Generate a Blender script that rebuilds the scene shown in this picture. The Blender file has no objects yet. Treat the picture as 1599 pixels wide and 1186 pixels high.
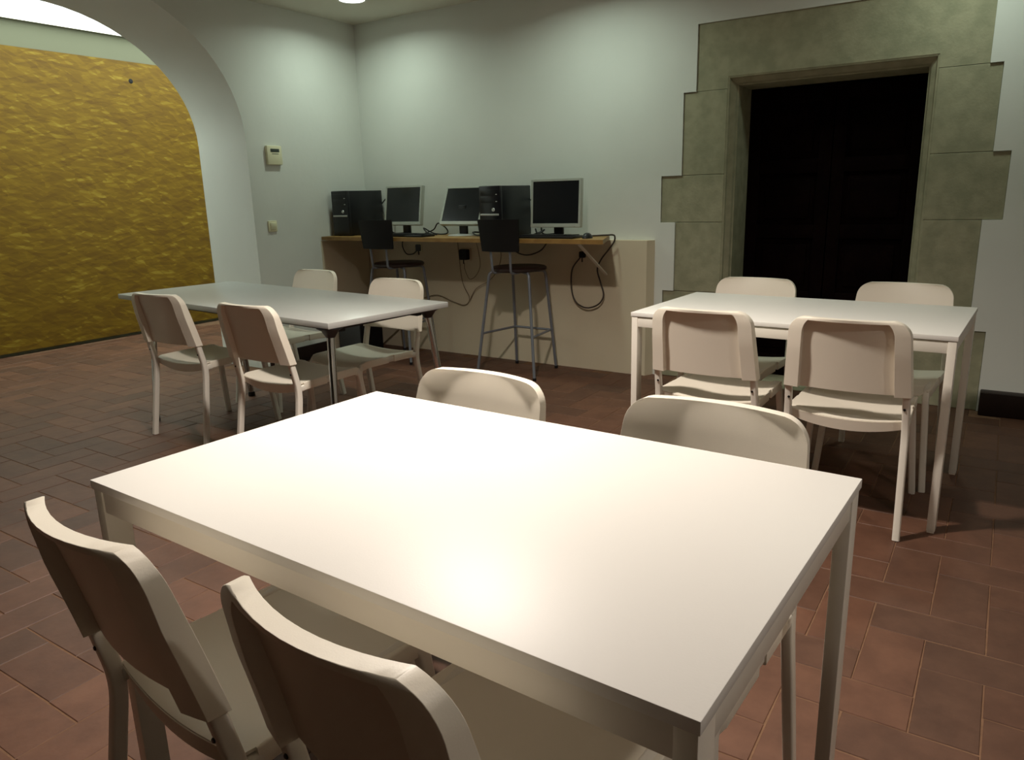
import bpy, bmesh, math, random
from mathutils import Vector, Matrix
random.seed(7)
PI = math.pi
S = bpy.context.scene
COL = S.collection

# ------------------------------------------------------------------ camera
CAM_F, CAM_H, CAM_YAW, CAM_PITCH, CAM_ROLL = 1164.2455, 1.2571, 0.5831, 0.2442, -0.0267
cam_d = bpy.data.cameras.new('camera')
cam = bpy.data.objects.new('camera', cam_d)
COL.objects.link(cam)
_f = Vector((-math.sin(CAM_YAW)*math.cos(CAM_PITCH), math.cos(CAM_YAW)*math.cos(CAM_PITCH), -math.sin(CAM_PITCH)))
_r = Vector((math.cos(CAM_YAW), math.sin(CAM_YAW), 0))
_u = _r.cross(_f)
_r2 = math.cos(CAM_ROLL)*_r + math.sin(CAM_ROLL)*_u
_u2 = -math.sin(CAM_ROLL)*_r + math.cos(CAM_ROLL)*_u
_m = Matrix((_r2, _u2, -_f)).transposed().to_4x4()
_m.translation = Vector((0, 0, CAM_H))
cam.matrix_world = _m
cam_d.sensor_fit = 'HORIZONTAL'
cam_d.sensor_width = 36.0
cam_d.lens = CAM_F/1599*36.0
cam_d.clip_start = 0.02
S.camera = cam

# ------------------------------------------------------------------ world, exposure
w = bpy.data.worlds.new('world'); S.world = w
w.use_nodes = True
w.node_tree.nodes['Background'].inputs[0].default_value = (0.02, 0.022, 0.02, 1)
w.node_tree.nodes['Background'].inputs[1].default_value = 0.3
S.view_settings.view_transform = 'Standard'
S.view_settings.look = 'None'
S.view_settings.exposure = 0.0
S.view_settings.gamma = 1.0
S.view_settings.use_curve_mapping = False
# power and colour of the room's lamps (lamps are built with their fixtures below)
DOWN_POWER, DOWN_COLOUR, DOWN_SPREAD = 6.2, (0.83, 1.0, 0.85), 158
MAIN_POWER, MAIN_COLOUR, MAIN_SPREAD = 58.0, (1.0, 0.90, 0.80), 136
SIDE_POWER = 14.0
PANEL_STRENGTH, PANEL_COLOUR = 4.0, (0.86, 1.0, 0.92)

# ------------------------------------------------------------------ room constants
YB, XL, XF, ZC = 4.809, -4.618, -5.17, 2.6155
XR, YN = 2.3, -3.6
XO, ZA = -7.16, 2.80           # far wall and ceiling of the space beyond the arch

# ------------------------------------------------------------------ materials
def lin(c):
    return tuple(((v/255)/12.92 if v/255 <= 0.04045 else ((v/255+0.055)/1.055)**2.4) for v in c) + (1,)

MATS = {}
def mat(name, rgb, rough=0.5, metal=0.0, spec=0.5, noise=0.0, nscale=8.0, bump=0.0, bscale=60.0, detail=4, colour2=None):
    m = bpy.data.materials.new(name); m.use_nodes = True
    nt = m.node_tree; b = nt.nodes['Principled BSDF']
    b.inputs['Roughness'].default_value = rough
    b.inputs['Metallic'].default_value = metal
    b.inputs['Specular IOR Level'].default_value = spec
    c = lin(rgb)
    b.inputs['Base Color'].default_value = c
    tc = nt.nodes.new('ShaderNodeTexCoord')
    if noise > 0 or colour2:
        n = nt.nodes.new('ShaderNodeTexNoise'); n.inputs['Scale'].default_value = nscale; n.inputs['Detail'].default_value = detail
        nt.links.new(tc.outputs['Object'], n.inputs['Vector'])
        r = nt.nodes.new('ShaderNodeValToRGB')
        c2 = lin(colour2) if colour2 else tuple(v*(1-noise) for v in c[:3])+(1,)
        r.color_ramp.elements[0].position = 0.35; r.color_ramp.elements[0].color = c2
        r.color_ramp.elements[1].position = 0.65; r.color_ramp.elements[1].color = c
        nt.links.new(n.outputs['Fac'], r.inputs['Fac']); nt.links.new(r.outputs['Color'], b.inputs['Base Color'])
    if bump > 0:
        n2 = nt.nodes.new('ShaderNodeTexNoise'); n2.inputs['Scale'].default_value = bscale; n2.inputs['Detail'].default_value = 5
        nt.links.new(tc.outputs['Object'], n2.inputs['Vector'])
        bp = nt.nodes.new('ShaderNodeBump'); bp.inputs['Strength'].default_value = bump; bp.inputs['Distance'].default_value = 0.01
        nt.links.new(n2.outputs['Fac'], bp.inputs['Height']); nt.links.new(bp.outputs['Normal'], b.inputs['Normal'])
    MATS[name] = m
    return m

mat('plaster', (222, 224, 217), rough=0.85, spec=0.2, noise=0.05, nscale=1.6, bump=0.12, bscale=14)
mat('ceiling_plaster', (214, 210, 196), rough=0.9, spec=0.1, bump=0.08, bscale=10)
mat('rear_wall', (118, 106, 90), rough=0.9, spec=0.1, noise=0.2, nscale=3)
mat('cladding', (216, 204, 178), rough=0.8, spec=0.2, noise=0.05, nscale=2.0, bump=0.06, bscale=12)
mat('stone', (164, 160, 134), rough=0.9, spec=0.15, colour2=(147, 146, 121), nscale=14.0, detail=10, bump=0.14, bscale=80)
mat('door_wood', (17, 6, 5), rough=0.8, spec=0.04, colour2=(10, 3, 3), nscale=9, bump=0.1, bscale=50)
mat('base_wood', (40, 25, 20), rough=0.55, spec=0.3, noise=0.3, nscale=12)
mat('white_top', (226, 223, 217), rough=0.44, spec=0.45, bump=0.02, bscale=300)
mat('white_steel', (226, 220, 208), rough=0.35, spec=0.5)
mat('white_plastic', (232, 224, 208), rough=0.42, spec=0.5, bump=0.03, bscale=400)
mat('screw', (30, 28, 26), rough=0.4, metal=0.6)
mat('grey_top', (170, 170, 166), rough=0.30, spec=0.5, noise=0.03, nscale=30)
mat('grey_edge', (206, 200, 196), rough=0.45)
mat('chrome', (200, 200, 200), rough=0.14, metal=1.0)
mat('black_plastic', (22, 22, 24), rough=0.4, spec=0.45)
mat('black_metal', (24, 22, 22), rough=0.45, metal=0.2)
mat('matt_black', (16, 14, 14), rough=0.65, spec=0.3)
mat('steel_grey', (128, 133, 142), rough=0.35, metal=0.35)
mat('seat_brown', (46, 30, 26), rough=0.45, noise=0.25, nscale=20)
mat('pc_black', (13, 14, 19), rough=0.38, spec=0.5)
mat('pc_front', (19, 19, 24), rough=0.3, spec=0.5)
mat('silver', (190, 192, 188), rough=0.3, metal=0.3)
mat('silver_bezel', (178, 182, 172), rough=0.35, metal=0.1)
mat('screen', (18, 22, 26), rough=0.18, spec=0.6)
mat('desk_wood', (160, 126, 68), rough=0.5, colour2=(138, 104, 52), nscale=14, bump=0.05, bscale=70)
mat('cable', (58, 48, 42), rough=0.5)
mat('cable_beige', (132, 116, 92), rough=0.55)
mat('cream_plastic', (228, 224, 190), rough=0.45)
mat('lcd', (62, 70, 62), rough=0.3)
mat('grout', (124, 95, 74), rough=0.9, spec=0.1, noise=0.2, nscale=30, bump=0.2, bscale=120)
mat('osb_wall', (118, 118, 100), rough=0.85, spec=0.1, noise=0.05, nscale=2)
mat('box_grey', (74, 78, 80), rough=0.6)
mat('brace_white', (218, 212, 200), rough=0.4)

def make_tile_mat():
    m = bpy.data.materials.new('terracotta'); m.use_nodes = True
    nt = m.node_tree; b = nt.nodes['Principled BSDF']
    N = nt.nodes.new; L = nt.links.new
    oi = N('ShaderNodeObjectInfo'); ge = N('ShaderNodeNewGeometry'); tc = N('ShaderNodeTexCoord')
    ad = N('ShaderNodeMath'); ad.operation = 'ADD'; L(oi.outputs['Random'], ad.inputs[0]); L(ge.outputs['Random Per Island'], ad.inputs[1])
    fr = N('ShaderNodeMath'); fr.operation = 'FRACT'; L(ad.outputs[0], fr.inputs[0])
    r = N('ShaderNodeValToRGB')
    r.color_ramp.elements[0].color = lin((88, 63, 50)); r.color_ramp.elements[1].color = lin((108, 75, 58))
    e = r.color_ramp.elements.new(0.5); e.color = lin((98, 68, 53))
    L(fr.outputs[0], r.inputs['Fac'])
    n = N('ShaderNodeTexNoise'); n.inputs['Scale'].default_value = 9; n.inputs['Detail'].default_value = 7; n.inputs['Roughness'].default_value = 0.65
    L(ge.outputs['Position'], n.inputs['Vector'])
    mx = N('ShaderNodeMix'); mx.data_type = 'RGBA'; mx.blend_type = 'MULTIPLY'; mx.inputs['Factor'].default_value = 1.0
    r2 = N('ShaderNodeValToRGB'); r2.color_ramp.elements[0].position = 0.3; r2.color_ramp.elements[0].color = (0.72, 0.68, 0.66, 1)
    r2.color_ramp.elements[1].position = 0.65; r2.color_ramp.elements[1].color = (1.05, 1.03, 1.0, 1)
    L(n.outputs['Fac'], r2.inputs['Fac']); L(r.outputs['Color'], mx.inputs['A']); L(r2.outputs['Color'], mx.inputs['B'])
    L(mx.outputs['Result'], b.inputs['Base Color'])
    n3 = N('ShaderNodeTexNoise'); n3.inputs['Scale'].default_value = 25; n3.inputs['Detail'].default_value = 6
    L(ge.outputs['Position'], n3.inputs['Vector'])
    bp = N('ShaderNodeBump'); bp.inputs['Strength'].default_value = 0.12; bp.inputs['Distance'].default_value = 0.01
    L(n3.outputs['Fac'], bp.inputs['Height']); L(bp.outputs['Normal'], b.inputs['Normal'])
    b.inputs['Roughness'].default_value = 0.52; b.inputs['Specular IOR Level'].default_value = 0.35
    MATS['terracotta'] = m
make_tile_mat()

def make_osb():
    m = bpy.data.materials.new('osb'); m.use_nodes = True
    nt = m.node_tree; b = nt.nodes['Principled BSDF']; N = nt.nodes.new; L = nt.links.new
    tc = N('ShaderNodeTexCoord')
    nz = N('ShaderNodeTexNoise'); nz.inputs['Scale'].default_value = 3.5; nz.inputs['Detail'].default_value = 2
    L(tc.outputs['Object'], nz.inputs['Vector'])
    facs = []
    for k, (sc, rot) in enumerate((((1, 6, 30), 0.10), ((1, 7, 28), -0.22), ((1, 11, 24), 0.5))):
        ma = N('ShaderNodeMapping'); ma.inputs['Rotation'].default_value = (rot, 0, 0); 
        L(tc.outputs['Object'], ma.inputs['Vector'])
        mb = N('ShaderNodeMapping'); mb.inputs['Scale'].default_value = (1, sc[1]*0.9, sc[2]*1.5); mb.inputs['Location'].default_value = (k*1.7, k*3.1, k)
        L(ma.outputs['Vector'], mb.inputs['Vector'])
        v = N('ShaderNodeTexVoronoi'); v.inputs['Scale'].default_value = 1.0; v.inputs['Randomness'].default_value = 1.0
        L(mb.outputs['Vector'], v.inputs['Vector'])
        sp = N('ShaderNodeSeparateColor'); L(v.outputs['Color'], sp.inputs['Color'])
        facs.append(sp.outputs['Red'])
    m1 = N('ShaderNodeMix'); m1.data_type = 'FLOAT'
    L(nz.outputs['Fac'], m1.inputs['Factor']); L(facs[0], m1.inputs['A']); L(facs[1], m1.inputs['B'])
    m2 = N('ShaderNodeMix'); m2.data_type = 'FLOAT'; m2.inputs['Factor'].default_value = 0.35
    L(m1.outputs['Result'], m2.inputs['A']); L(facs[2], m2.inputs['B'])
    r = N('ShaderNodeValToRGB')
    r.color_ramp.elements[0].position = 0.12; r.color_ramp.elements[0].color = lin((92, 64, 3))
    r.color_ramp.elements[1].position = 0.92; r.color_ramp.elements[1].color = lin((140, 116, 34))
    e = r.color_ramp.elements.new(0.5); e.color = lin((108, 80, 5))
    e = r.color_ramp.elements.new(0.72); e.color = lin((118, 90, 9))
    L(m2.outputs['Result'], r.inputs['Fac']); L(r.outputs['Color'], b.inputs['Base Color'])
    bp = N('ShaderNodeBump'); bp.inputs['Strength'].default_value = 0.08; bp.inputs['Distance'].default_value = 0.005
    L(m2.outputs['Result'], bp.inputs['Height']); L(bp.outputs['Normal'], b.inputs['Normal'])
    b.inputs['Roughness'].default_value = 0.6; b.inputs['Specular IOR Level'].default_value = 0.3
    MATS['osb'] = m
make_osb()

def emit(name, col, strength):
    m = bpy.data.materials.new(name); m.use_nodes = True
    b = m.node_tree.nodes['Principled BSDF']
    b.inputs['Base Color'].default_value = (0.8, 0.8, 0.8, 1)
    b.inputs['Emission Color'].default_value = (*col, 1)
    b.inputs['Emission Strength'].default_value = strength
    MATS[name] = m
emit('panel_glow', PANEL_COLOUR, PANEL_STRENGTH)
emit('lens_glow', (0.95, 1.0, 0.97), 6.0)

# ------------------------------------------------------------------ mesh helpers
def V(*a): return Vector(a)

def bx(bm, lo, hi, bevel=0.0, seg=2, rot=None, about=None):
    """axis-aligned box lo..hi, bevelled; optionally rotated by matrix rot about a point"""
    lo, hi = Vector(lo), Vector(hi)
    vs = [bm.verts.new((x, y, z)) for x in (lo.x, hi.x) for y in (lo.y, hi.y) for z in (lo.z, hi.z)]
    fs = [bm.faces.new([vs[i] for i in q]) for q in ((0, 1, 3, 2), (4, 6, 7, 5), (0, 4, 5, 1), (2, 3, 7, 6), (0, 2, 6, 4), (1, 5, 7, 3))]
    allv = vs
    if bevel > 0:
        es = list({e for f in fs for e in f.edges})
        r = bmesh.ops.bevel(bm, geom=es, offset=bevel, segments=seg, profile=0.5, affect='EDGES')
        allv = list({v for f in r['faces'] for v in f.verts})
    if rot is not None:
        c = Vector(about) if about is not None else (lo+hi)/2
        bmesh.ops.rotate(bm, verts=list(set(allv)), cent=c, matrix=rot)

def rrect(a, b, r, n=3):
    """rounded rectangle profile, half sizes a, b"""
    p = []
    for cx, cy, s in ((a-r, b-r, 0), (-a+r, b-r, 1), (-a+r, -b+r, 2), (a-r, -b+r, 3)):
        for k in range(n+1):
            t = (s + k/n)*PI/2
            p.append((cx+r*math.cos(t), cy+r*math.sin(t)))
    return p

def circ(r, n=10):
    return [(r*math.cos(2*PI*k/n), r*math.sin(2*PI*k/n)) for k in range(n)]

def sweep(bm, path, prof, side=(1, 0, 0), scale=None):
    path = [Vector(p) for p in path]; side = Vector(side)
    rings = []
    for i, p in enumerate(path):
        if i == 0: t = path[1]-p
        elif i == len(path)-1: t = p-path[i-1]
        else: t = (p-path[i-1]).normalized()+(path[i+1]-p).normalized()
        t.normalize()
        n1 = side - t*side.dot(t)
        if n1.length < 1e-4: n1 = V(0, 1, 0) - t*t.y
        n1.normalize(); n2 = t.cross(n1)
        s = scale[i] if scale else 1.0
        rings.append([bm.verts.new(p+n1*a*s+n2*b*s) for a, b in prof])
    n = len(prof)
    for i in range(len(rings)-1):
        for k in range(n):
            bm.faces.new((rings[i][k], rings[i][(k+1) % n], rings[i+1][(k+1) % n], rings[i+1][k]))
    bm.faces.new(list(reversed(rings[0]))); bm.faces.new(rings[-1])

def smoothpath(pts, sub=6):
    """Catmull-Rom through points"""
    P = [Vector(p) for p in pts]; out = []
    for i in range(len(P)-1):
        p0 = P[i-1] if i > 0 else P[i]*2-P[i+1]
        p1, p2 = P[i], P[i+1]
        p3 = P[i+2] if i+2 < len(P) else P[i+1]*2-P[i]
        for k in range(sub):
            t = k/sub
            out.append(0.5*((2*p1)+(p2-p0)*t+(2*p0-5*p1+4*p2-p3)*t*t+(3*p1-p0-3*p2+p3)*t**3))
    out.append(P[-1]); return out

def fillet(pts, r, n=5):
    """round the inner corners of a polyline"""
    P = [Vector(p) for p in pts]; out = [P[0]]
    for i in range(1, len(P)-1):
        a = (P[i-1]-P[i]); b = (P[i+1]-P[i])
        d = min(r, a.length*0.49, b.length*0.49)
        A = P[i]+a.normalized()*d; B = P[i]+b.normalized()*d
        for k in range(n+1):
            t = k/n
            out.append(A*(1-t)**2+P[i]*2*t*(1-t)+B*t*t)
    out.append(P[-1]); return out

def lathe(bm, prof, n=24, centre=(0, 0, 0)):
    c = Vector(centre); rings = []
    for r, z in prof:
        if r < 1e-6: rings.append([bm.verts.new(c+V(0, 0, z))])
        else: rings.append([bm.verts.new(c+V(r*math.cos(2*PI*k/n), r*math.sin(2*PI*k/n), z)) for k in range(n)])
    for a, b in zip(rings, rings[1:]):
        for k in range(n):
            q = [a[k % len(a)], a[(k+1) % len(a)], b[(k+1) % len(b)], b[k % len(b)]]
            u = []
            for v in q:
                if v not in u: u.append(v)
            if len(u) > 2: bm.faces.new(u)

def prism(bm, poly, off):
    """extrude a planar polygon of 3D points by a vector"""
    off = Vector(off)
    a = [bm.verts.new(Vector(p)) for p in poly]; b = [bm.verts.new(Vector(p)+off) for p in poly]
    n = len(poly)
    for k in range(n): bm.faces.new((a[k], a[(k+1) % n], b[(k+1) % n], b[k]))
    bm.faces.new(list(reversed(a))); bm.faces.new(b)

def obj(name, bm, material, parent=None, angle=35, loc=None, rot=None):
    bmesh.ops.recalc_face_normals(bm, faces=bm.faces)
    me = bpy.data.meshes.new(name); bm.to_mesh(me); bm.free()
    me.materials.append(MATS[material])
    me.shade_smooth(); me.set_sharp_from_angle(angle=math.radians(angle))
    o = bpy.data.objects.new(name, me); COL.objects.link(o)
    if parent: o.parent = parent
    if loc is not None: o.location = loc
    if rot is not None: o.rotation_euler = rot
    return o

def box(name, lo, hi, material, parent=None, bevel=0.0, seg=2, rot=None):
    bm = bmesh.new(); bx(bm, lo, hi, bevel, seg, rot)
    return obj(name, bm, material, parent)

def tube(name, path, r, material, parent=None, n=8, side=(1, 0, 0)):
    bm = bmesh.new(); sweep(bm, path, circ(r, n), side)
    return obj(name, bm, material, parent, angle=60)

def tag(o, label, cat, group=None):
    o['label'] = label; o['category'] = cat
    if group: o['group'] = group
    return o

def thing(name, label, cat, loc=(0, 0, 0), rz=0.0, group=None):
    o = bpy.data.objects.new(name, None); COL.objects.link(o)
    o.empty_display_size = 0.1
    o.location = loc; o.rotation_euler = (0, 0, rz)
    return tag(o, label, cat, group)

def struct(o):
    o['kind'] = 'structure'; return o

def struct_empty(name, loc=(0, 0, 0)):
    o = bpy.data.objects.new(name, None); COL.objects.link(o); o.location = loc
    return struct(o)

def copy_tree(o, parent=None):
    c = o.copy(); COL.objects.link(c); c.parent = parent
    for ch in o.children: copy_tree(ch, c)
    return c

# ------------------------------------------------------------------ ROOM SHELL
# back wall: plaster with a stepped hole left for the stone door surround
LEFT_STEPS = [(-1.926, 0.0, 0.595), (-1.848, 0.595, 1.047), (-1.950, 1.047, 1.345), (-1.812, 1.345, 1.85)]
RIGHT_STEPS = [(-0.036, 0.0, 0.453), (-0.119, 0.453, 1.057), (-0.026, 1.057, 1.41), (-0.107, 1.41, 1.85)]
LIN = (-1.731, -0.168, 1.85, 2.24)
outline = [(XL, 0)]
for x, a, b in LEFT_STEPS: outline += [(x, a), (x, b)]
outline += [(LIN[0], LIN[2]), (LIN[0], LIN[3]), (LIN[1], LIN[3]), (LIN[1], LIN[2])]
for x, a, b in reversed(RIGHT_STEPS): outline += [(x, b), (x, a)]
outline += [(XR, 0), (XR, ZC), (XL, ZC)]
bm = bmesh.new(); prism(bm, [(x, YB, z) for x, z in outline], (0, 0.36, 0)); bm.normal_update(); bmesh.ops.triangulate(bm, faces=[f for f in bm.faces if len(f.verts) > 4])
struct(obj('wall_back', bm, 'plaster', angle=20))

# left wall with the arched opening (thick, the arch drops a little towards the far face)
AY, AA, ZS, BN, BF = 2.58, 1.06, 1.66, 0.915, 0.835
arcN, arcF = [], []
for k in range(33):
    t = PI*k/32
    y = AY-AA*math.cos(t); s = math.sin(t)
    arcN.append((XL, y, ZS+BN*s)); arcF.append((XF, y, ZS+BF*s))
jl, jr = AY-AA, AY+AA
bm = bmesh.new()
def wall_face(x, arc, zt, ya, yb):
    pts = [(x, ya, 0), (x, jl, 0)] + arc + [(x, jr, 0), (x, yb, 0), (x, yb, zt), (x, ya, zt)]
    f = bm.faces.new([bm.verts.new(p) for p in pts]); return f
fn = wall_face(XL, arcN, ZC, YN, YB+0.36); ff = wall_face(XF, arcF, ZA, YN, YB+1.4)
bm.normal_update(); bmesh.ops.triangulate(bm, faces=[fn, ff])
nA = [bm.verts.new(p) for p in [(XL, jl, 0)]+arcN+[(XL, jr, 0)]]
nB = [bm.verts.new(p) for p in [(XF, jl, 0)]+arcF+[(XF, jr, 0)]]
for k in range(len(nA)-1): bm.faces.new((nA[k], nA[k+1], nB[k+1], nB[k]))
struct(obj('wall_left', bm, 'plaster', angle=30))
struct(box('wall_right', (XR, YN, 0), (XR+0.12, YB, ZC), 'plaster'))
struct(box('wall_front', (XL, YN-0.12, 0), (XR, YN, ZC), 'rear_wall'))
struct(box('ceiling', (XL, YN, ZC), (XR, YB+0.36, ZC+0.15), 'ceiling_plaster'))
# the space beyond the arch
ac = struct(box('wall_alcove', (XO-0.15, 0.6, 0), (XO, 6.2, ZA), 'osb_wall'))
struct(box('wall_alcove_end', (XO, 6.08, 0), (XF, 6.2, ZA), 'plaster'))
struct(box('wall_alcove_near', (XO, 0.6, 0), (XF, 0.72, ZA), 'plaster'))
struct(box('ceiling_alcove', (XO, 0.6, ZA), (XF, 6.2, ZA+0.12), 'ceiling_plaster'))

# ------------------------------------------------------------------ floor with herringbone terracotta tiles
floor = struct(box('floor', (XO, YN, -0.12), (XR, YB+0.36, -0.0022), 'grout'))
TM, TX0, TY0, TG = 0.146, -0.212, 1.757, 0.0036
def tile_verts(hx, hy, z=0.0, ch=0.0018):
    return ([(-hx, -hy, -0.012), (hx, -hy, -0.012), (hx, hy, -0.012), (-hx, hy, -0.012),
             (-hx, -hy, z-ch), (hx, -hy, z-ch), (hx, hy, z-ch), (-hx, hy, z-ch),
             (-hx+ch, -hy+ch, z), (hx-ch, -hy+ch, z), (hx-ch, hy-ch, z), (-hx+ch, hy-ch, z)],
            [(0, 1, 5, 4), (1, 2, 6, 5), (2, 3, 7, 6), (3, 0, 4, 7), (4, 5, 9, 8), (5, 6, 10, 9), (6, 7, 11, 10), (7, 4, 8, 11), (8, 9, 10, 11)])
tv, tf = tile_verts(TM-TG/2, TM/2-TG/2)
tile_me = bpy.data.meshes.new('tile'); tile_me.from_pydata(tv, [], tf); tile_me.materials.append(MATS['terracotta'])
def project(p):
    d = Vector(p)-V(0, 0, CAM_H); z = d.dot(_f)
    if z < 0.1: return None
    return (799.5+CAM_F*d.dot(_r2)/z, 593-CAM_F*d.dot(_u2)/z, z)
def inpoly(p, poly):
    c = False; n = len(poly)
    for i in range(n):
        (x1, y1), (x2, y2) = poly[i], poly[i-1]
        if (y1 > p[1]) != (y2 > p[1]) and p[0] < (x2-x1)*(p[1]-y1)/(y2-y1)+x1: c = not c
    return c
T1Q = [(592, 610), (138, 748), (138, 800), (1090, 1186), (1100, 1186), (1345, 748)]
tiles = []
def inside(x, y):
    if XL+0.01 < x < XR-0.05 and YN+0.05 < y < YB-0.02: return True
    if XF <= x <= XL+0.01 and jl+0.08 < y < jr-0.08: return True
    return XO+0.08 < x < XF and 0.8 < y < YB-0.02
for r in range(-38, 24):
    for c in range(-50, 26):
        if (c-(3-r)) % 4 == 0:
            x, y, v = TX0+(c+1)*TM, TY0+(r+0.5)*TM, 0
        elif (r-(1-c)) % 4 == 0:
            x, y, v = TX0+(c+0.5)*TM, TY0+(r+1)*TM, 1
        else: continue
        if not inside(x, y): continue
        q = project((x, y, 0)); vis = 0.0
        if q and -20 < q[0] < 1620 and 380 < q[1] < 1210 and not inpoly(q[:2], T1Q): vis = 1.0/q[2]
        tiles.append((vis, x, y, v))
tiles.sort(key=lambda t: -t[0])
for vis, x, y, v in tiles[:300]:
    o = bpy.data.objects.new('tile', tile_me); COL.objects.link(o); o.parent = floor
    o.location = (x, y, random.uniform(-0.0007, 0.0002)); o.rotation_euler = (random.uniform(-.003, .003), random.uniform(-.003, .003), (PI/2 if v else 0)+random.uniform(-.012, .012)+random.choice((0, PI)))
vv, ff_ = [], []
for vis, x, y, v in tiles[300:]:
    b0 = len(vv); a = (PI/2 if v else 0)+random.uniform(-.01, .01); ca, sa = math.cos(a), math.sin(a); dz = random.uniform(-0.0007, 0.0002)
    vv += [(x+px*ca-py*sa, y+px*sa+py*ca, pz+dz) for px, py, pz in tv]; ff_ += [tuple(i+b0 for i in f) for f in tf]
me = bpy.data.meshes.new('tiles_far'); me.from_pydata(vv, [], ff_); me.materials.append(MATS['terracotta'])
o = bpy.data.objects.new('tile_field', me); COL.objects.link(o); o.parent = floor; o['kind'] = 'stuff'

# ------------------------------------------------------------------ stone door surround and door
sur = struct_empty('trim_1', (-0.97, YB, 0))
def local(o, p): o.parent = p; o.location = o.location - p.location; return o
FY = YB+0.010; DEP = 0.33; XI0, XI1, ZI = -1.535, -0.400, 1.922
J = 0.0012
for x, a, b in LEFT_STEPS: local(box('stone_block', (x+0.001, FY+random.uniform(-.001, .001), a+J), (XI0, FY+DEP, b-J), 'stone', bevel=0.002, seg=1), sur)
for x, a, b in RIGHT_STEPS: local(box('stone_block', (XI1, FY+random.uniform(-.001, .001), a+J), (x-0.001, FY+DEP, b-J), 'stone', bevel=0.002, seg=1), sur)
bm = bmesh.new()
prism(bm, [(x, FY, z) for x, z in ((LIN[0]+.001, 1.85+J), (XI0, 1.85+J), (XI0, ZI), (XI1, ZI), (XI1, 1.85+J), (LIN[1]-.001, 1.85+J), (LIN[1]-.001, LIN[3]-.001), (LIN[0]+.001, LIN[3]-.001))], (0, DEP, 0))
local(obj('lintel', bm, 'stone', angle=20), sur)
mp = [(0, 0.0), (0.010, 0.004), (0.014, 0.018), (0.030, 0.030), (0.040, 0.040), (0.046, 0.058), (0.052, 0.062), (0.052, DEP)]   # inset, depth
bm = bmesh.new(); rows = []
for ins, dp in mp:
    y = FY+dp+0.001
    rows.append([bm.verts.new(p) for p in ((XI0+ins, y, 0), (XI0+ins, y, ZI-ins), (XI1-ins, y, ZI-ins), (XI1-ins, y, 0))])
for a, b in zip(rows, rows[1:]):
    for k in range(3): bm.faces.new((a[k], a[k+1], b[k+1], b[k]))
local(obj('moulding', bm, 'stone', angle=25), sur)
# double door set deep in the surround
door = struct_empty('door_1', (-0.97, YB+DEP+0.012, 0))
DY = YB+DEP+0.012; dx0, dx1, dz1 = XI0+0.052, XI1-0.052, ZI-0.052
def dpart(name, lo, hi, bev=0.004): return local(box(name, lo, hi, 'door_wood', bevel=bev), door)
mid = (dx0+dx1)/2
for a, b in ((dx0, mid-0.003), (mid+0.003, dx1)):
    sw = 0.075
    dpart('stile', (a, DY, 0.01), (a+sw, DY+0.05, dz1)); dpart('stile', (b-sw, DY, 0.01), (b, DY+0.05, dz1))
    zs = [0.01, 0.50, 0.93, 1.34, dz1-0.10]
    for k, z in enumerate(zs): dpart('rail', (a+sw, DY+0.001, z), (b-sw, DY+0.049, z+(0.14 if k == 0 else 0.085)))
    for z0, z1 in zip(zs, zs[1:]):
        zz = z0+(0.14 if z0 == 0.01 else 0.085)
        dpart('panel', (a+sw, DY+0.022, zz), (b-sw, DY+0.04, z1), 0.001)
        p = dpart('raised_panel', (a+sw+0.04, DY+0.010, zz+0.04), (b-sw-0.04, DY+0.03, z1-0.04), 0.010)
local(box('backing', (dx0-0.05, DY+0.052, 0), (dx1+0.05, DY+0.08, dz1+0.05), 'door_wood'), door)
struct(box('trim_4', (XI0, YB+0.0, -0.02), (XI1, YB+DEP+0.10, 0.004), 'stone', bevel=0.003))
# skirting boards
struct(box('baseboard_back', (-0.026, YB-0.085, 0), (XR, YB, 0.13), 'base_wood', bevel=0.006))
struct(box('baseboard_left', (XL, jr+0.005, 0), (XL+0.02, 4.25, 0.12), 'base_wood', bevel=0.004))

# low wall cladding under the desk
bm = bmesh.new(); prism(bm, [(XL+0.012, 4.795, 0), (-2.015, 4.742, 0), (-1.985, YB, 0), (XL+0.012, YB, 0)], (0, 0, 0.931))
struct(obj('trim_2', bm, 'cladding', angle=20))
struct(box('trim_3', (XL, 4.262, 0), (XL+0.010, YB, 0.931), 'cladding', bevel=0.003))

# ------------------------------------------------------------------ OSB boards beyond the arch
for k, (ya, yb) in enumerate(((0.9, 3.22), (3.22, 5.75))):
    o = box('osb_board', (XO+0.025, ya, 0.03), (XO+0.043, yb, 2.56), 'osb')
    tag(o, ['plain yellow strand board panel beyond the arch, the one without a knot hole', 'yellow strand board panel beyond the arch with a dark knot hole near its top'][k], 'board', 'strand boards lining the wall beyond the arch')
    if k == 1:
        bm = bmesh.new(); lathe(bm, [(0, 0.0), (0.02, 0.0), (0.026, -0.004)], 14)
        h = obj('knot_hole', bm, 'matt_black', o); h.rotation_euler = (0, PI/2, 0); h.location = (XO+0.0445, 4.367, 2.387)

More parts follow.
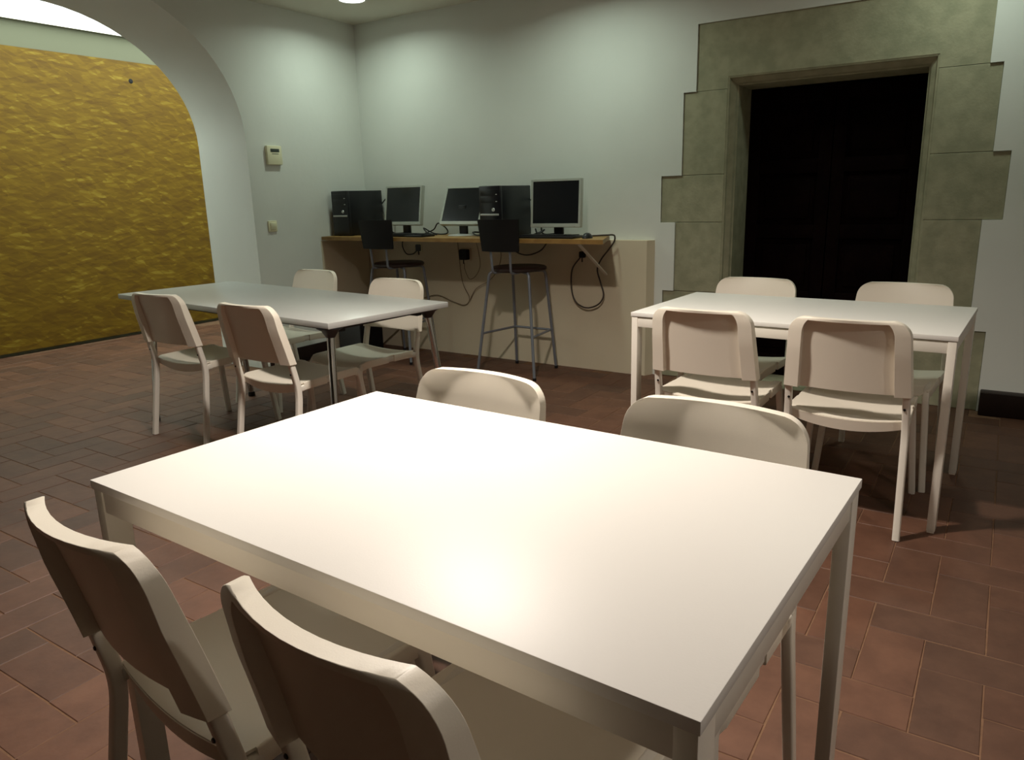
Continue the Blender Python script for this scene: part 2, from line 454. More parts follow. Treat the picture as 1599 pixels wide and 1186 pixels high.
# luminous ceiling panel beyond the arch
lp = thing('ceiling_light_panel', 'big glowing white light panel on the ceiling beyond the arch', 'light', (-6.2, 3.6, ZA))
def lp_box(name, lo, hi, m, bev=0.0):
    o = box(name, lo, hi, m, bevel=bev); o.parent = lp; o.location = -lp.location; return o
px0, px1, py0, py1 = XO+0.03, -5.22, 1.4, 5.9
lp_box('diffuser', (px0+0.02, py0+0.02, ZA-0.022), (px1-0.02, py1-0.02, ZA-0.006), 'panel_glow')
for lo, hi in (((px0, py0, ZA-0.024), (px0+0.02, py1, ZA)), ((px1-0.02, py0, ZA-0.024), (px1, py1, ZA)),
               ((px0, py0, ZA-0.024), (px1, py0+0.02, ZA)), ((px0, py1-0.02, ZA-0.024), (px1, py1, ZA))):
    lp_box('frame', lo, hi, 'white_steel')

# ------------------------------------------------------------------ recessed ceiling lamps
def downlight(x, y, label, power, colour, radius=0.085, spread=165, group='round recessed ceiling lamps'):
    t = thing('ceiling_lamp', label, 'lamp', (x, y, ZC), 0, group)
    bm = bmesh.new(); lathe(bm, [(radius+0.004, -0.004), (radius+0.018, -0.006), (radius+0.028, -0.003), (radius+0.030, 0.0)], 32)
    obj('trim_ring', bm, 'white_steel', t)
    bm = bmesh.new(); lathe(bm, [(0, -0.003), (radius+0.004, -0.003), (radius+0.004, 0)], 32)
    obj('lens', bm, 'lens_glow', t)
    ld = bpy.data.lights.new('lamp_light', 'AREA'); ld.shape = 'DISK'; ld.size = radius*2; ld.energy = power; ld.color = colour
    ld.spread = math.radians(spread)
    lo = bpy.data.objects.new('lamp_light', ld); COL.objects.link(lo); lo.parent = t; lo.location = (0, 0, -0.01)
    return t
downlight(-4.05, 4.22, 'round glowing recessed lamp in the ceiling corner above the computers', DOWN_POWER, DOWN_COLOUR, spread=DOWN_SPREAD)
downlight(-2.35, 4.10, 'round recessed ceiling lamp above the right-hand end of the computer desk', DOWN_POWER*1.3, DOWN_COLOUR, spread=DOWN_SPREAD)
downlight(-0.25, 4.35, 'round recessed ceiling lamp in front of the stone doorway', DOWN_POWER*0.75, DOWN_COLOUR, spread=DOWN_SPREAD)
downlight(-1.45, 1.80, 'round warm recessed ceiling lamp above the gap between the tables', MAIN_POWER, MAIN_COLOUR, spread=MAIN_SPREAD)

downlight(1.30, 1.30, 'round recessed ceiling lamp near the plain side wall', SIDE_POWER, MAIN_COLOUR, spread=MAIN_SPREAD)

# ------------------------------------------------------------------ TABLES
def white_table(label, x, y, th, L, W, H=0.74):
    t = thing('table', label, 'table', (x, y, 0), th, 'white rectangular tables')
    box('tabletop', (-L/2, -W/2, H-0.018), (L/2, W/2, H), 'white_top', t, bevel=0.0015)
    lx, ly, e = 0.028, 0.05, 0.003
    for sx in (-1, 1):
        for sy in (-1, 1):
            xa = sx*(L/2-e); xb = sx*(L/2-e-lx); ya = sy*(W/2-e); yb = sy*(W/2-e-ly)
            lg = box('leg', (min(xa, xb), min(ya, yb), 0.006), (max(xa, xb), max(ya, yb), H-0.019), 'white_steel', t, bevel=0.002)
            box('foot_cap', (min(xa, xb)+.002, min(ya, yb)+.002, 0.0), (max(xa, xb)-.002, max(ya, yb)-.002, 0.008), 'white_plastic', lg)
    a0, a1 = H-0.064, H-0.020
    for sy in (-1, 1):
        ya, yb = sy*(W/2-0.006), sy*(W/2-0.026)
        box('apron', (-L/2+e+lx, min(ya, yb), a0), (L/2-e-lx, max(ya, yb), a1), 'white_steel', t, bevel=0.0015)
    for sx in (-1, 1):
        xa, xb = sx*(L/2-0.006), sx*(L/2-0.026)
        box('apron', (min(xa, xb), -W/2+e+ly, a0), (max(xa, xb), W/2-e-ly, a1), 'white_steel', t, bevel=0.0015)
    return t
white_table('white table with a glaring lamp-lit top, two shaded chair backs along its side', -0.8054, 1.0442, -0.0414, 1.2397, 0.7718)
white_table('white table standing in front of the stone-framed dark door', -0.7071, 3.354, -0.0422, 1.25, 0.75)

def grey_table(x, y, th, L, W, H=0.735):
    t = thing('table', 'long grey-topped table with chrome legs and black leg brackets', 'table', (x, y, 0), th)
    box('tabletop', (-L/2, -W/2, H-0.028), (L/2, W/2, H), 'grey_top', t, bevel=0.003)
    inv = Matrix.Rotation(-th, 3, 'Z')
    tops = [inv @ (Vector(p)-V(x, y, 0)) for p in ((-4.10, 2.455, 0), (-4.08, 2.99, 0))] + [V(L/2-0.055, -W/2+0.05, 0), V(L/2-0.075, W/2-0.075, 0)]
    outs = [(-0.3, -1.0), (-0.3, 1.0), (1, -1), (1, 1)]
    zt = H-0.030
    for p, (ox, oy) in zip(tops, outs):
        d = 0.062
        top = V(p.x, p.y, zt-0.035); ft = V(p.x+ox*d, p.y+oy*d, 0.012)
        bm = bmesh.new(); sweep(bm, [top+V(0, 0, 0.01), ft], circ(0.0175, 16)); lg = obj('leg', bm, 'chrome', t, angle=50)
        bm = bmesh.new(); lathe(bm, [(0, 0), (0.020, 0), (0.023, 0.006), (0.021, 0.03), (0, 0.03)], 16, (ft.x+ox*.001, ft.y+oy*.001, 0)); obj('foot_cap', bm, 'black_plastic', lg)
        bm = bmesh.new(); lathe(bm, [(0, -0.048), (0.020, -0.046), (0.026, -0.036), (0.040, -0.014), (0.060, -0.003), (0.060, 0.0), (0, 0.0)], 20, (p.x, p.y, zt+0.001)); obj('leg_bracket', bm, 'black_plastic', t)
    for sy, (i, j) in ((-1, (0, 2)), (1, (1, 3))):
        a, b = tops[i], tops[j]
        bm = bmesh.new(); sweep(bm, [(a.x, a.y*0.80, zt-0.014), (b.x, b.y*0.80, zt-0.014)], rrect(0.014, 0.018, 0.003), (0, 0, 1)); obj('beam', bm, 'black_metal', t)
    for i, j in ((0, 1), (2, 3)):
        a, b = tops[i], tops[j]
        bm = bmesh.new(); sweep(bm, [(a.x*0.93, a.y*0.9, zt-0.014), (b.x*0.93, b.y*0.9, zt-0.014)], rrect(0.018, 0.014, 0.003), (1, 0, 0)); obj('cross_beam', bm, 'black_metal', t)
    return t
grey_table(-3.3926, 2.7149, -0.1096, 2.0405, 0.7471)

# ------------------------------------------------------------------ CHAIRS
CH = 0.805           # height of the backrest
def stile_y(z):     # rear leg line above the bend
    return -0.185-(z-0.40)*0.225
def make_chair():
    t = thing('chair', '', 'chair', group='white plastic chairs with steel legs')
    prof = rrect(0.0125, 0.0145, 0.006)
    for s in (-1, 1):
        # rear leg: floor, bend at the seat, up into the backrest sleeve
        bm = bmesh.new()
        path = fillet([(s*0.215, -0.247, 0.0), (s*0.204, -0.185, 0.395), (s*0.199, stile_y(0.550)+0.002, 0.550)], 0.05, 6)
        sweep(bm, path, prof); lg = obj('leg', bm, 'white_steel', t, angle=50)
        # front leg running into the side rail
        bm = bmesh.new()
        path = fillet([(s*0.216, 0.262, 0.0), (s*0.186, 0.214, 0.424), (s*0.189, 0.10, 0.420)], 0.05, 6)
        sweep(bm, path, prof); obj('leg', bm, 'white_steel', t, angle=50)
        bm = bmesh.new(); sweep(bm, [(s*0.1889, 0.105, 0.420), (s*0.201, -0.182, 0.408)], prof); obj('side_rail', bm, 'white_steel', t, angle=50)
        # screws on the rear face
        for z, yy in ((0.482, stile_y(0.482)-0.0150), (0.560, stile_y(0.560)-0.0180)):
            bm = bmesh.new(); lathe(bm, [(0, 0.0025), (0.0035, 0.0025), (0.005, 0)], 10)
            o = obj('screw', bm, 'screw', t); o.location = (s*0.197, yy, z); o.rotation_euler = (PI/2, 0, 0)
    # seat shell: dished top, skirt, waterfall front
    nu, nv = 18, 16
    def seat_pt(u, v):
        y = -0.178+0.405*v
        hw = 0.209-0.008*v - (0.035*max(0, (v-0.9)/0.1)**2)
        if v < 0.08: hw -= 0.010*((0.08-v)/0.08)**2
        x = u*hw
        z = 0.437-0.016*(1-u*u)*(1-0.55*v)-0.012*math.sin(PI*v)*(1-u**4)*0.5
        if v > 0.86: z -= 0.030*((v-0.86)/0.14)**2
        if v < 0.10: z -= 0.006*((0.10-v)/0.10)**2
        yy = y-0.012*(1-u*u)*(1-v)**6
        return V(x, yy, z)
    bm = bmesh.new()
    top = [[bm.verts.new(seat_pt(-1+2*i/nu, j/nv)) for i in range(nu+1)] for j in range(nv+1)]
    def under(v3, d):
        return bm.verts.new(v3.co+V(0, 0, -d))
    bot = [[bm.verts.new(top[j][i].co+V(0, 0.0 if j else 0.0, -0.006)) for i in range(nu+1)] for j in range(nv+1)]
    for j in range(nv):
        for i in range(nu):
            bm.faces.new((top[j][i], top[j][i+1], top[j+1][i+1], top[j+1][i]))
            if 0 < i < nu-1 and 0 < j < nv-1 or True: bm.faces.new((bot[j][i], bot[j+1][i], bot[j+1][i+1], bot[j][i+1]))
    for i in range(nu):
        for j in (0, nv): bm.faces.new((top[j][i], bot[j][i], bot[j][i+1], top[j][i+1]))
    for j in range(nv):
        for i in (0, nu): bm.faces.new((top[j][i], top[j+1][i], bot[j+1][i], bot[j][i]))
    seat = obj('seat', bm, 'white_plastic', t, angle=40)
    # rear apron and side skirts of the seat moulding
    bm = bmesh.new()
    for i in range(nu):
        q = []
        for ii in (i, i+1):
            a = seat_pt(-1+2*ii/nu, 0); u = -1+2*ii/nu
            q.append((a+V(0, 0.004, -0.003), a+V(0, -0.002, -0.003), a+V(0, 0.006, -0.046+0.012*u*u), a+V(0, 0.012, -0.046+0.012*u*u)))
        for k in range(4):
            bm.faces.new([bm.verts.new(p) for p in (q[0][k], q[1][k], q[1][(k+1) % 4], q[0][(k+1) % 4])])
    bmesh.ops.remove_doubles(bm, verts=bm.verts, dist=1e-5)
    obj('seat_apron', bm, 'white_plastic', t, angle=40)
    for s in (-1, 1):
        for v0, v1 in ((0.05, 0.40), (0.50, 0.955)):
            bm = bmesh.new()
            path = [seat_pt(s*0.995, v0+(v1-v0)*k/8)+V(s*0.001, 0, -0.019) for k in range(9)]
            sweep(bm, path, rrect(0.0045, 0.019, 0.003), (1, 0, 0)); obj('seat_skirt', bm, 'white_plastic', t, angle=50)
    # backrest: concave tray with deep side sleeves and a top lip
    zb, zt, R = 0.530, CH, 0.058
    us = [-1, -0.97, -0.9, -0.8, -0.755, -0.745, -0.6, -0.4, -0.2, 0, 0.2, 0.4, 0.6, 0.745, 0.755, 0.8, 0.9, 0.97, 1]
    zs = [zb, zb+0.004]+[zb+0.03+(zt-R-zb-0.03)*k/7 for k in range(8)]+[zt-R+R*math.sin(PI/2*k/8) for k in range(1, 8)]+[zt-0.0005]
    zs = sorted(zs+[zt-0.0125, zt-0.0115])
    def hw(z):
        w0 = 0.219-0.020*(z-zb)/(zt-zb)
        if z > zt-R: w0 = w0-R+math.sqrt(max(0, R*R-(z-(zt-R))**2))
        return w0
    def yf(u, z): return stile_y(z)+0.019-0.030*(1-u*u)-0.010*((z-zb)/(zt-zb))**2
    def dep(u, z):
        if abs(u) > 0.75: return 0.037-0.010*max(0.0, min(1.0, (z-zt+0.12)/0.10))
        if z > zt-0.012: return 0.027
        return 0.008
    bm = bmesh.new()
    F = [[bm.verts.new((u*hw(z), yf(u, z), z)) for u in us] for z in zs]
    B = [[bm.verts.new((u*hw(z)*0.985, yf(u, z)-dep(u, z), z)) for u in us] for z in zs]
    nz, nn = len(zs), len(us)
    for j in range(nz-1):
        for i in range(nn-1):
            bm.faces.new((F[j][i], F[j][i+1], F[j+1][i+1], F[j+1][i])); bm.faces.new((B[j][i], B[j+1][i], B[j+1][i+1], B[j][i+1]))
    for i in range(nn-1):
        for j in (0, nz-1): bm.faces.new((F[j][i], B[j][i], B[j][i+1], F[j][i+1]))
    for j in range(nz-1):
        for i in (0, nn-1): bm.faces.new((F[j][i], F[j+1][i], B[j+1][i], B[j][i]))
    o = obj('backrest', bm, 'white_plastic', t, angle=52)
    md = o.modifiers.new('edge_rounding', 'BEVEL'); md.width = 0.0035; md.segments = 2; md.limit_method = 'ANGLE'; md.angle_limit = math.radians(40)
    return t
chair0 = make_chair()
CHAIRS = [
    (-1.080, 0.775, -0.09, 'white plastic chair with dark shaded back at the glaring white table, nearer the arch'),
    (-0.565, 0.770, -0.11, 'white plastic chair with dark shaded back at the glaring white table, farther from the arch'),
    (-1.120, 1.250, PI-0.06, 'white chair between the glaring white table and the bar stools, only its backrest top showing'),
    (-0.495, 1.250, PI-0.03, 'white chair between the glaring white table and the doorway table, shadow edge across its backrest'),
    (-0.960, 3.090, -0.02, 'white chair with brightly lit back at the doorway table, nearer the computers'),
    (-0.430, 3.080, 0.0, 'white chair with brightly lit back at the doorway table, farther from the computers'),
    (-1.065, 3.630, PI-0.05, 'white chair between the doorway table and the dark door, nearer the desk'),
    (-0.383, 3.645, PI-0.05, 'white chair between the doorway table and the right stone jamb'),
    (-3.690, 2.500, 0.06, 'white chair with brown-shaded back at the grey table, nearer the strand board'),
    (-2.865, 2.430, 0.0, 'white chair with one lit side edge at the grey table end with the chrome leg'),
    (-3.800, 3.150, PI-0.06, 'white chair behind the grey table nearest the light switch'),
    (-2.895, 2.925, PI-0.06, 'white chair behind the grey table in front of the bar stool'),
]
for i, (x, y, a, lab) in enumerate(CHAIRS):
    c = chair0 if i == 0 else copy_tree(chair0)
    c.location = (x, y, 0); c.rotation_euler = (0, 0, a); c['label'] = lab

# ------------------------------------------------------------------ DESK
dk = thing('computer_desk', 'long narrow wooden wall desk carrying the computers', 'desk', (-3.3, 4.5, 0.937))
def dkp(o): o.parent = dk; o.location = o.location-dk.location; return o
DZ = 0.965
bm = bmesh.new(); prism(bm, [(XL+0.012, 4.262, 0.937), (-2.105, 4.262, 0.937), (-2.29, 4.74, 0.937), (XL+0.012, 4.775, 0.937)], (0, 0, DZ-0.937)); dkp(obj('desk_board', bm, 'desk_wood', angle=20))
for bxx in (-2.31,):
    bm = bmesh.new(); sweep(bm, [(bxx, 4.33, 0.930), (bxx-0.01, 4.755, 0.690)], rrect(0.011, 0.005, 0.002), (1, 0, 0)); 
    bx(bm, (bxx-0.012, 4.30, 0.929), (bxx+0.012, 4.76, 0.937)); bx(bm, (bxx-0.022, 4.752, 0.66), (bxx+0.002, 4.758, 0.93))
    dkp(obj('brace', bm, 'brace_white'))

# ------------------------------------------------------------------ COMPUTERS
def tower(x, y, label, rz=0.0):
    t = thing('computer_tower', label, 'computer', (x, y, DZ), rz, 'black computer towers on the desk')
    W, D, H = 0.175, 0.40, 0.35
    box('case', (-W/2, -D/2+0.03, 0.006), (W/2, D/2, H), 'pc_black', t, bevel=0.003)
    box('front_panel', (-W/2-0.001, -D/2, 0.004), (W/2+0.001, -D/2+0.031, H+0.001), 'pc_front', t, bevel=0.006)
    box('silver_strip', (-W/2+0.008, -D/2-0.003, 0.150), (W/2-0.012, -D/2+0.002, 0.163), 'silver', t, bevel=0.002)
    for k in range(2):
        d = box('drive_bay', (-W/2+0.014, -D/2-0.002, 0.285-k*0.047), (W/2-0.014, -D/2+0.002, 0.325-k*0.047), 'pc_front', t, bevel=0.0015)
        box('eject_button', (W/2-0.035, -D/2-0.004, 0.290-k*0.047), (W/2-0.022, -D/2-0.001, 0.295-k*0.047), 'silver', d)
    bm = bmesh.new(); lathe(bm, [(0, 0.004), (0.011, 0.004), (0.013, 0)], 16); b = obj('power_button', bm, 'silver', t); b.location = (0.03, -D/2, 0.19); b.rotation_euler = (PI/2, 0, 0)
    for sx in (-1, 1):
        for sy in (-1, 1): box('foot', (sx*0.065-0.012, sy*0.15-0.012, 0), (sx*0.065+0.012, sy*0.15+0.012, 0.008), 'black_plastic', t)
    return t
tower(-4.475, 4.56, 'black computer tower standing in the room corner on the desk')
tower(-3.020, 4.555, 'black computer tower standing between two monitors on the desk')

def monitor(x, y, label, W, H, tilt, rz, zb, bez, base_m):
    t = thing('monitor', label, 'monitor', (x, y, DZ), rz, 'flat monitors on the desk')
    bm = bmesh.new(); lathe(bm, [(0, 0.014), (0.035, 0.014), (0.10, 0.009), (0.108, 0.004), (0.108, 0), (0, 0)], 28)
    for v in bm.verts: v.co.y *= 0.85
    obj('base', bm, base_m, t)
    box('neck', (-0.035, 0.02, 0.010), (0.035, 0.045, zb+0.14), 'black_plastic', t, bevel=0.006)
    # housing hinged behind the panel: local frame with the panel's lower edge at z = 0
    bm = bmesh.new(); bx(bm, (-W/2, 0.0, 0), (W/2, 0.035, H), 0.006)
    bx(bm, (-W*0.36, 0.03, H*0.12), (W*0.36, 0.055, H*0.80), 0.010)
    h = obj('housing', bm, bez, t); h.location = (0, -0.025, zb); h.rotation_euler = (-tilt, 0, 0)
    b = 0.017
    fr = bmesh.new()
    for lo, hi in (((-W/2+0.001, -0.005, 0.001), (W/2-0.001, 0.001, 0.026)), ((-W/2+0.001, -0.005, H-b), (W/2-0.001, 0.001, H-0.001)),
                   ((-W/2+0.001, -0.005, 0.026), (-W/2+b, 0.001, H-b)), ((W/2-b, -0.005, 0.026), (W/2-0.001, 0.001, H-b))): bx(fr, lo, hi, 0.0012, 1)
    obj('bezel', fr, bez, h)
    box('screen', (-W/2+b, -0.002, 0.026), (W/2-b, 0.001, H-b), 'screen', h)
    box('power_button', (W/2-0.05, -0.007, 0.008), (W/2-0.036, -0.004, 0.016), 'silver', h)
    return t
monitor(-3.985, 4.56, 'silver-framed monitor with grey glare on its screen beside the corner tower', 0.372, 0.305, 0.16, 0.0, 0.078, 'silver_bezel', 'black_plastic')
monitor(-3.420, 4.55, 'silver-framed monitor tilted far back, half hidden by the second tower', 0.372, 0.30, 0.40, 0.0, 0.082, 'silver_bezel', 'silver')
monitor(-2.610, 4.57, 'silver-framed monitor with a black screen near the desk end', 0.385, 0.325, 0.07, 0.04, 0.062, 'silver_bezel', 'black_plastic')

def keyboard(x, y, label, rz):
    t = thing('keyboard', label, 'keyboard', (x, y, DZ), rz, 'black keyboards on the desk')
    box('body', (-0.215, -0.075, 0), (0.215, 0.075, 0.018), 'black_plastic', t, bevel=0.005)
    bm = bmesh.new()
    for r in range(6):
        y0 = -0.062+r*0.021
        xk = -0.205
        while xk < 0.195:
            w_ = 0.10 if (r == 0 and -0.12 < xk < -0.10) else 0.0175
            if not (0.075 < xk < 0.085 or 0.135 < xk < 0.142): bx(bm, (xk, y0, 0.017), (xk+w_-0.002, y0+0.0175, 0.0235))
            xk += w_
    k = obj('keys', bm, 'black_metal', t); k['kind'] = 'stuff'
    return t
keyboard(-2.560, 4.375, 'black keyboard in front of the desk-end monitor', 0.03)
keyboard(-3.810, 4.385, 'black keyboard in front of the monitor beside the corner tower', -0.05)
def mouse(x, y, label, rz):
    t = thing('computer_mouse', label, 'mouse', (x, y, DZ), rz)
    bm = bmesh.new(); bmesh.ops.create_uvsphere(bm, u_segments=20, v_segments=12, radius=1)
    for v in bm.verts: v.co = V(v.co.x*0.031, v.co.y*0.056, max(0, v.co.z)*0.036*(1-0.15*v.co.y))
    obj('shell', bm, 'black_plastic', t)
    box('wheel', (-0.003, 0.02, 0.028), (0.003, 0.036, 0.036), 'silver', t, bevel=0.002)
    return t
mouse(-2.285, 4.40, 'black computer mouse beside the keyboard at the desk end', 0.1)

# ------------------------------------------------------------------ CABLES, SOCKETS
CY_ = 4.742
def cord(name, label, pts, r, m, cat='cable', group=None):
    o = tube(name, smoothpath(pts, 6), r, m, None, 8, (0.3, 1, 0.2)); tag(o, label, cat, group); return o
cord('mouse_cable', 'dark cable hanging in a long loop at the desk end',
     [(-2.285, 4.46, DZ+0.012), (-2.24, 4.60, DZ+0.009), (-2.23, 4.66, DZ+0.007), (-2.235, CY_-.035, DZ-0.005), (-2.245, CY_-.022, 0.925), (-2.285, CY_-.02, 0.872), (-2.345, CY_-.02, 0.800), (-2.377, CY_-.015, 0.728), (-2.352, CY_-.015, 0.639), (-2.326, CY_-.02, 0.55), (-2.366, CY_-.025, 0.484), (-2.458, CY_-.025, 0.455), (-2.545, CY_-.02, 0.492), (-2.583, CY_-.015, 0.583), (-2.577, CY_-.015, 0.722), (-2.505, CY_-.02, 0.815)], 0.0055, 'cable')
def wall_y(x): return 4.795+(x-(XL+0.03))*(4.742-4.795)/(-2.015-(XL+0.03))
def plug(name, label, x, z, w_, h_, m, d=0.04):
    y = wall_y(x)
    t = thing(name, label, 'socket', (x, y, z))
    box('face_plate', (-w_*0.62, -0.008, -h_*0.60), (w_*0.62, 0.002, h_*0.60), 'cream_plastic' if m != 'matt_black' else 'cladding', t, bevel=0.002)
    box('plug_body', (-w_/2, -d, -h_/2), (w_/2, -0.006, h_/2), m, t, bevel=0.008)
    bm = bmesh.new(); sweep(bm, [(0, -d+0.012, -h_/2+0.004), (0, -d+0.012, -h_/2-0.03)], circ(0.005)); obj('cord_stub', bm, 'cable', t)
    return t
plug('wall_socket', 'black power adapter plugged into the wall under the tilted monitor', -3.545, 0.807, 0.075, 0.082, 'matt_black', 0.055)
plug('wall_socket', 'black plug in a wall socket at the top of the hanging cable loop', -2.495, 0.830, 0.045, 0.045, 'matt_black', 0.04)
plug('wall_socket', 'grey wall socket under the desk behind a bar stool', -4.035, 0.850, 0.055, 0.055, 'box_grey', 0.02)
def wc(pts, off=0.012): return [(x, wall_y(x)-off, z) for x, z in pts]
cord('power_cable', 'thin beige cable drooping in a loop below the black adapter', wc([(-3.547, 0.740), (-3.545, 0.692), (-3.504, 0.618), (-3.441, 0.645), (-3.395, 0.721), (-3.403, 0.82), (-3.431, 0.925)], 0.03), 0.0032, 'cable_beige', group='thin cables along the low wall')
cord('power_cable', 'thin beige cable falling left of the adapter and sweeping along the wall', wc([(-3.622, 0.925), (-3.612, 0.79), (-3.588, 0.589), (-3.525, 0.464), (-3.578, 0.405), (-3.706, 0.429), (-3.85, 0.470), (-4.00, 0.44)], 0.012), 0.0032, 'cable_beige', group='thin cables along the low wall')
cord('power_cable', 'thin beige cable rising behind the bar stool seat', wc([(-3.515, 0.449), (-3.446, 0.544), (-3.32, 0.61), (-3.24, 0.69), (-3.20, 0.80), (-3.22, 0.925)], 0.022), 0.0032, 'cable_beige', group='thin cables along the low wall')
cord('power_cable', 'thin dark cable sagging under the desk behind the stool backrest', wc([(-3.12, 0.90), (-3.03, 0.835), (-2.936, 0.819), (-2.826, 0.854), (-2.76, 0.925)], 0.05), 0.005, 'cable', group='thin cables along the low wall')
cord('power_cable', 'thin dark cable loop under the desk above the left bar stool seat', wc([(-4.18, 0.925), (-4.19, 0.86), (-4.15, 0.80), (-4.08, 0.80), (-4.04, 0.825)], 0.03), 0.005, 'cable', group='thin cables along the low wall')
cord('computer_cable', 'black cable arching behind the corner computer tower', [(-4.40, 4.765, DZ+0.24), (-4.33, 4.77, DZ+0.29), (-4.285, 4.765, DZ+0.22), (-4.29, 4.75, DZ+0.10), (-4.27, 4.74, DZ+0.009), (-4.10, 4.72, DZ+0.009)], 0.005, 'black_plastic', group='black cables on the desk')
cord('computer_cable', 'black cable arching behind the second computer tower', [(-2.95, 4.762, DZ+0.24), (-2.88, 4.768, DZ+0.27), (-2.835, 4.762, DZ+0.20), (-2.84, 4.75, DZ+0.09), (-2.82, 4.735, DZ+0.009), (-2.70, 4.73, DZ+0.009)], 0.005, 'black_plastic', group='black cables on the desk')
cord('computer_cable', 'tangled black cable coil on the desk right of the first monitor', [(-3.86, 4.66, DZ+0.009), (-3.74, 4.62, DZ+0.04), (-3.66, 4.58, DZ+0.09), (-3.60, 4.60, DZ+0.05), (-3.63, 4.64, DZ+0.009), (-3.72, 4.60, DZ+0.012), (-3.78, 4.55, DZ+0.055), (-3.70, 4.50, DZ+0.02), (-3.60, 4.48, DZ+0.009)], 0.005, 'black_plastic', group='black cables on the desk')
cord('computer_cable', 'black cable heap on the desk beside the second tower', [(-3.30, 4.66, DZ+0.009), (-3.24, 4.58, DZ+0.05), (-3.18, 4.52, DZ+0.07), (-3.15, 4.48, DZ+0.03), (-3.19, 4.44, DZ+0.009), (-3.26, 4.48, DZ+0.03), (-3.20, 4.56, DZ+0.02)], 0.0055, 'black_plastic', group='black cables on the desk')
cord('computer_cable', 'black cable heap on the desk under the desk-end monitor', [(-2.80, 4.62, DZ+0.009), (-2.77, 4.55, DZ+0.05), (-2.72, 4.50, DZ+0.02), (-2.70, 4.55, DZ+0.045), (-2.75, 4.60, DZ+0.03), (-2.79, 4.52, DZ+0.007)], 0.0055, 'black_plastic', group='black cables on the desk')

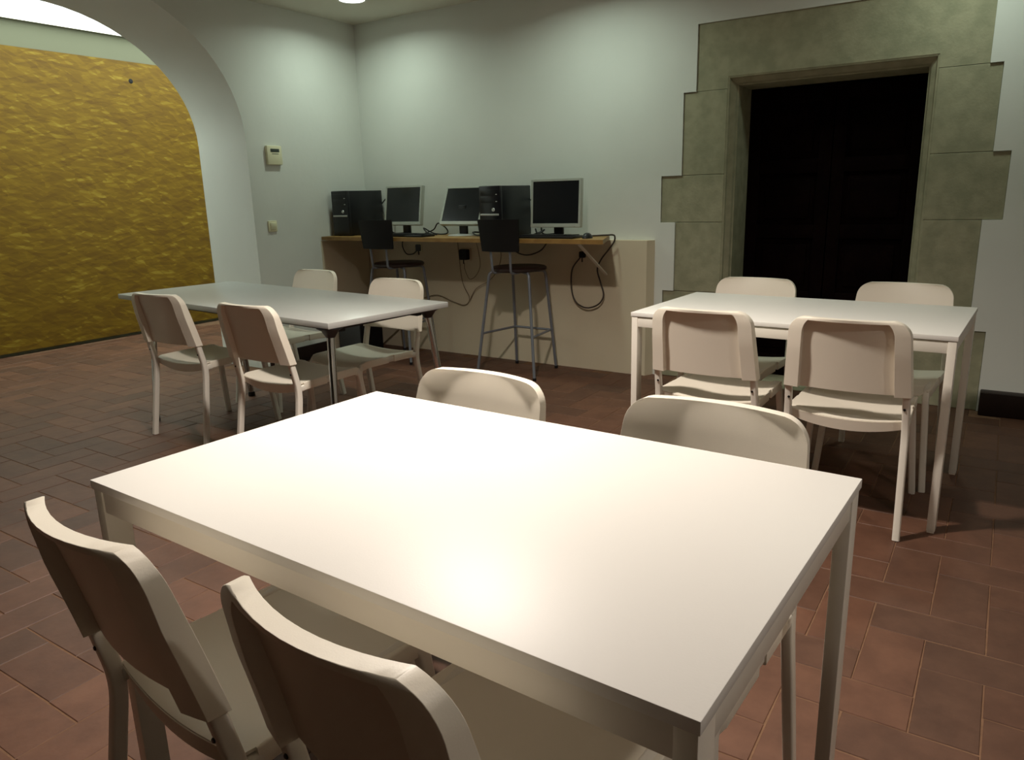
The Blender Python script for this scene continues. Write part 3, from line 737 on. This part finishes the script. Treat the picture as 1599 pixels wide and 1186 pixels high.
# ------------------------------------------------------------------ BAR STOOLS
def make_stool():
    t = thing('bar_stool', '', 'stool', group='tall bar stools at the desk')
    SH = 0.765
    bm = bmesh.new(); lathe(bm, [(0, SH), (0.12, SH+0.001), (0.185, SH-0.002), (0.197, SH-0.010), (0.197, SH-0.024), (0.188, SH-0.032), (0, SH-0.032)], 36)
    obj('seat', bm, 'seat_brown', t)
    legs = {}
    for sx in (-1, 1):
        for sy in (-1, 1):
            top = V(sx*(0.150 if sy < 0 else 0.125), sy*0.115, SH-0.034); ft = V(sx*(0.245 if sy < 0 else 0.175), sy*0.205, 0.0)
            bm = bmesh.new(); sweep(bm, fillet([V(sx*0.06, sy*0.05, SH-0.038), top+V(sx*.015, sy*.012, -0.004), ft], 0.03, 5), circ(0.0105, 12), (sy*1.0, -sx*1.0, 0.0)); lg = obj('leg', bm, 'steel_grey', t, angle=60)
            bm = bmesh.new(); lathe(bm, [(0, 0), (0.013, 0), (0.013, 0.02), (0, 0.02)], 12, ft); obj('foot_cap', bm, 'black_plastic', lg)
            k = 0.60
            legs[sx, sy] = (top*(1-k)+ft*k)
    for a, b in (((-1, -1), (-1, 1)), ((-1, 1), (1, 1)), ((1, 1), (1, -1))):
        bm = bmesh.new(); sweep(bm, [legs[a], legs[b]], circ(0.0085, 10), (0, 0, 1)); obj('footrest_bar', bm, 'steel_grey', t, angle=60)
    for s in (-1, 1):
        bm = bmesh.new(); sweep(bm, fillet([(s*0.075, -0.10, SH-0.036), (s*0.075, -0.212, SH-0.036), (s*0.080, -0.222, SH+0.10), (s*0.085, -0.250, SH+0.30)], 0.03, 5), circ(0.0085, 10), (1, 0, 0)); obj('back_post', bm, 'steel_grey', t, angle=60)
    bm = bmesh.new(); n, mz = 12, 8
    def bp(u, v, d):
        w_ = 0.168-0.018*(1-v); a = u*w_
        return V(a, -0.236-0.020*v-0.032*(1-u*u)+0.020-d, SH+0.115+0.215*v)
    Fr = [[bm.verts.new(bp(-1+2*i/n, j/mz, 0)) for i in range(n+1)] for j in range(mz+1)]
    Bk = [[bm.verts.new(bp(-1+2*i/n, j/mz, 0.012)) for i in range(n+1)] for j in range(mz+1)]
    for j in range(mz):
        for i in range(n):
            bm.faces.new((Fr[j][i], Fr[j][i+1], Fr[j+1][i+1], Fr[j+1][i])); bm.faces.new((Bk[j][i], Bk[j+1][i], Bk[j+1][i+1], Bk[j][i+1]))
    for i in range(n):
        for j in (0, mz): bm.faces.new((Fr[j][i], Bk[j][i], Bk[j][i+1], Fr[j][i+1]))
    for j in range(mz):
        for i in (0, n): bm.faces.new((Fr[j][i], Fr[j+1][i], Bk[j+1][i], Bk[j][i]))
    obj('backrest', bm, 'matt_black', t, angle=50)
    return t
st = make_stool()
st.location = (-2.865, 4.47, 0); st.rotation_euler = (0, 0, -0.02); st['label'] = 'tall bar stool with black back and steel legs, in front of the second tower'
st2 = copy_tree(st); st2.location = (-3.985, 4.47, 0); st2.rotation_euler = (0, 0, 0.0); st2['label'] = 'tall bar stool with black back by the first monitor, legs behind the grey table'

# box on the floor in the corner under the desk
t = thing('storage_box', 'dark grey box on the floor in the corner under the desk', 'box', (-4.42, 4.42, 0), 0.0)
box('body', (-0.14, -0.10, 0), (0.10, 0.16, 0.42), 'box_grey', t, bevel=0.006)
box('side_panel', (0.098, -0.095, 0.01), (0.112, 0.155, 0.415), 'matt_black', t, bevel=0.003)

# ------------------------------------------------------------------ WALL DEVICES
t = thing('thermostat', 'cream thermostat with a small grey display on the wall beside the arch', 'thermostat', (XL, 3.865, 1.58))
box('body', (0.0, -0.068, -0.068), (0.026, 0.068, 0.068), 'cream_plastic', t, bevel=0.006)
box('display', (0.0245, -0.038, 0.022), (0.0275, 0.042, 0.046), 'lcd', t, bevel=0.001)
box('slot', (0.0245, -0.026, 0.008), (0.0272, 0.034, 0.012), 'lcd', t)
t = thing('light_switch', 'small white light switch on the wall below the thermostat', 'switch', (XL, 3.795, 1.07))
box('plate', (0, -0.040, -0.040), (0.010, 0.040, 0.040), 'cream_plastic', t, bevel=0.003)
box('rocker', (0.008, -0.026, -0.026), (0.016, 0.026, 0.026), 'cream_plastic', t, bevel=0.004, rot=Matrix.Rotation(0.08, 3, 'Y'))
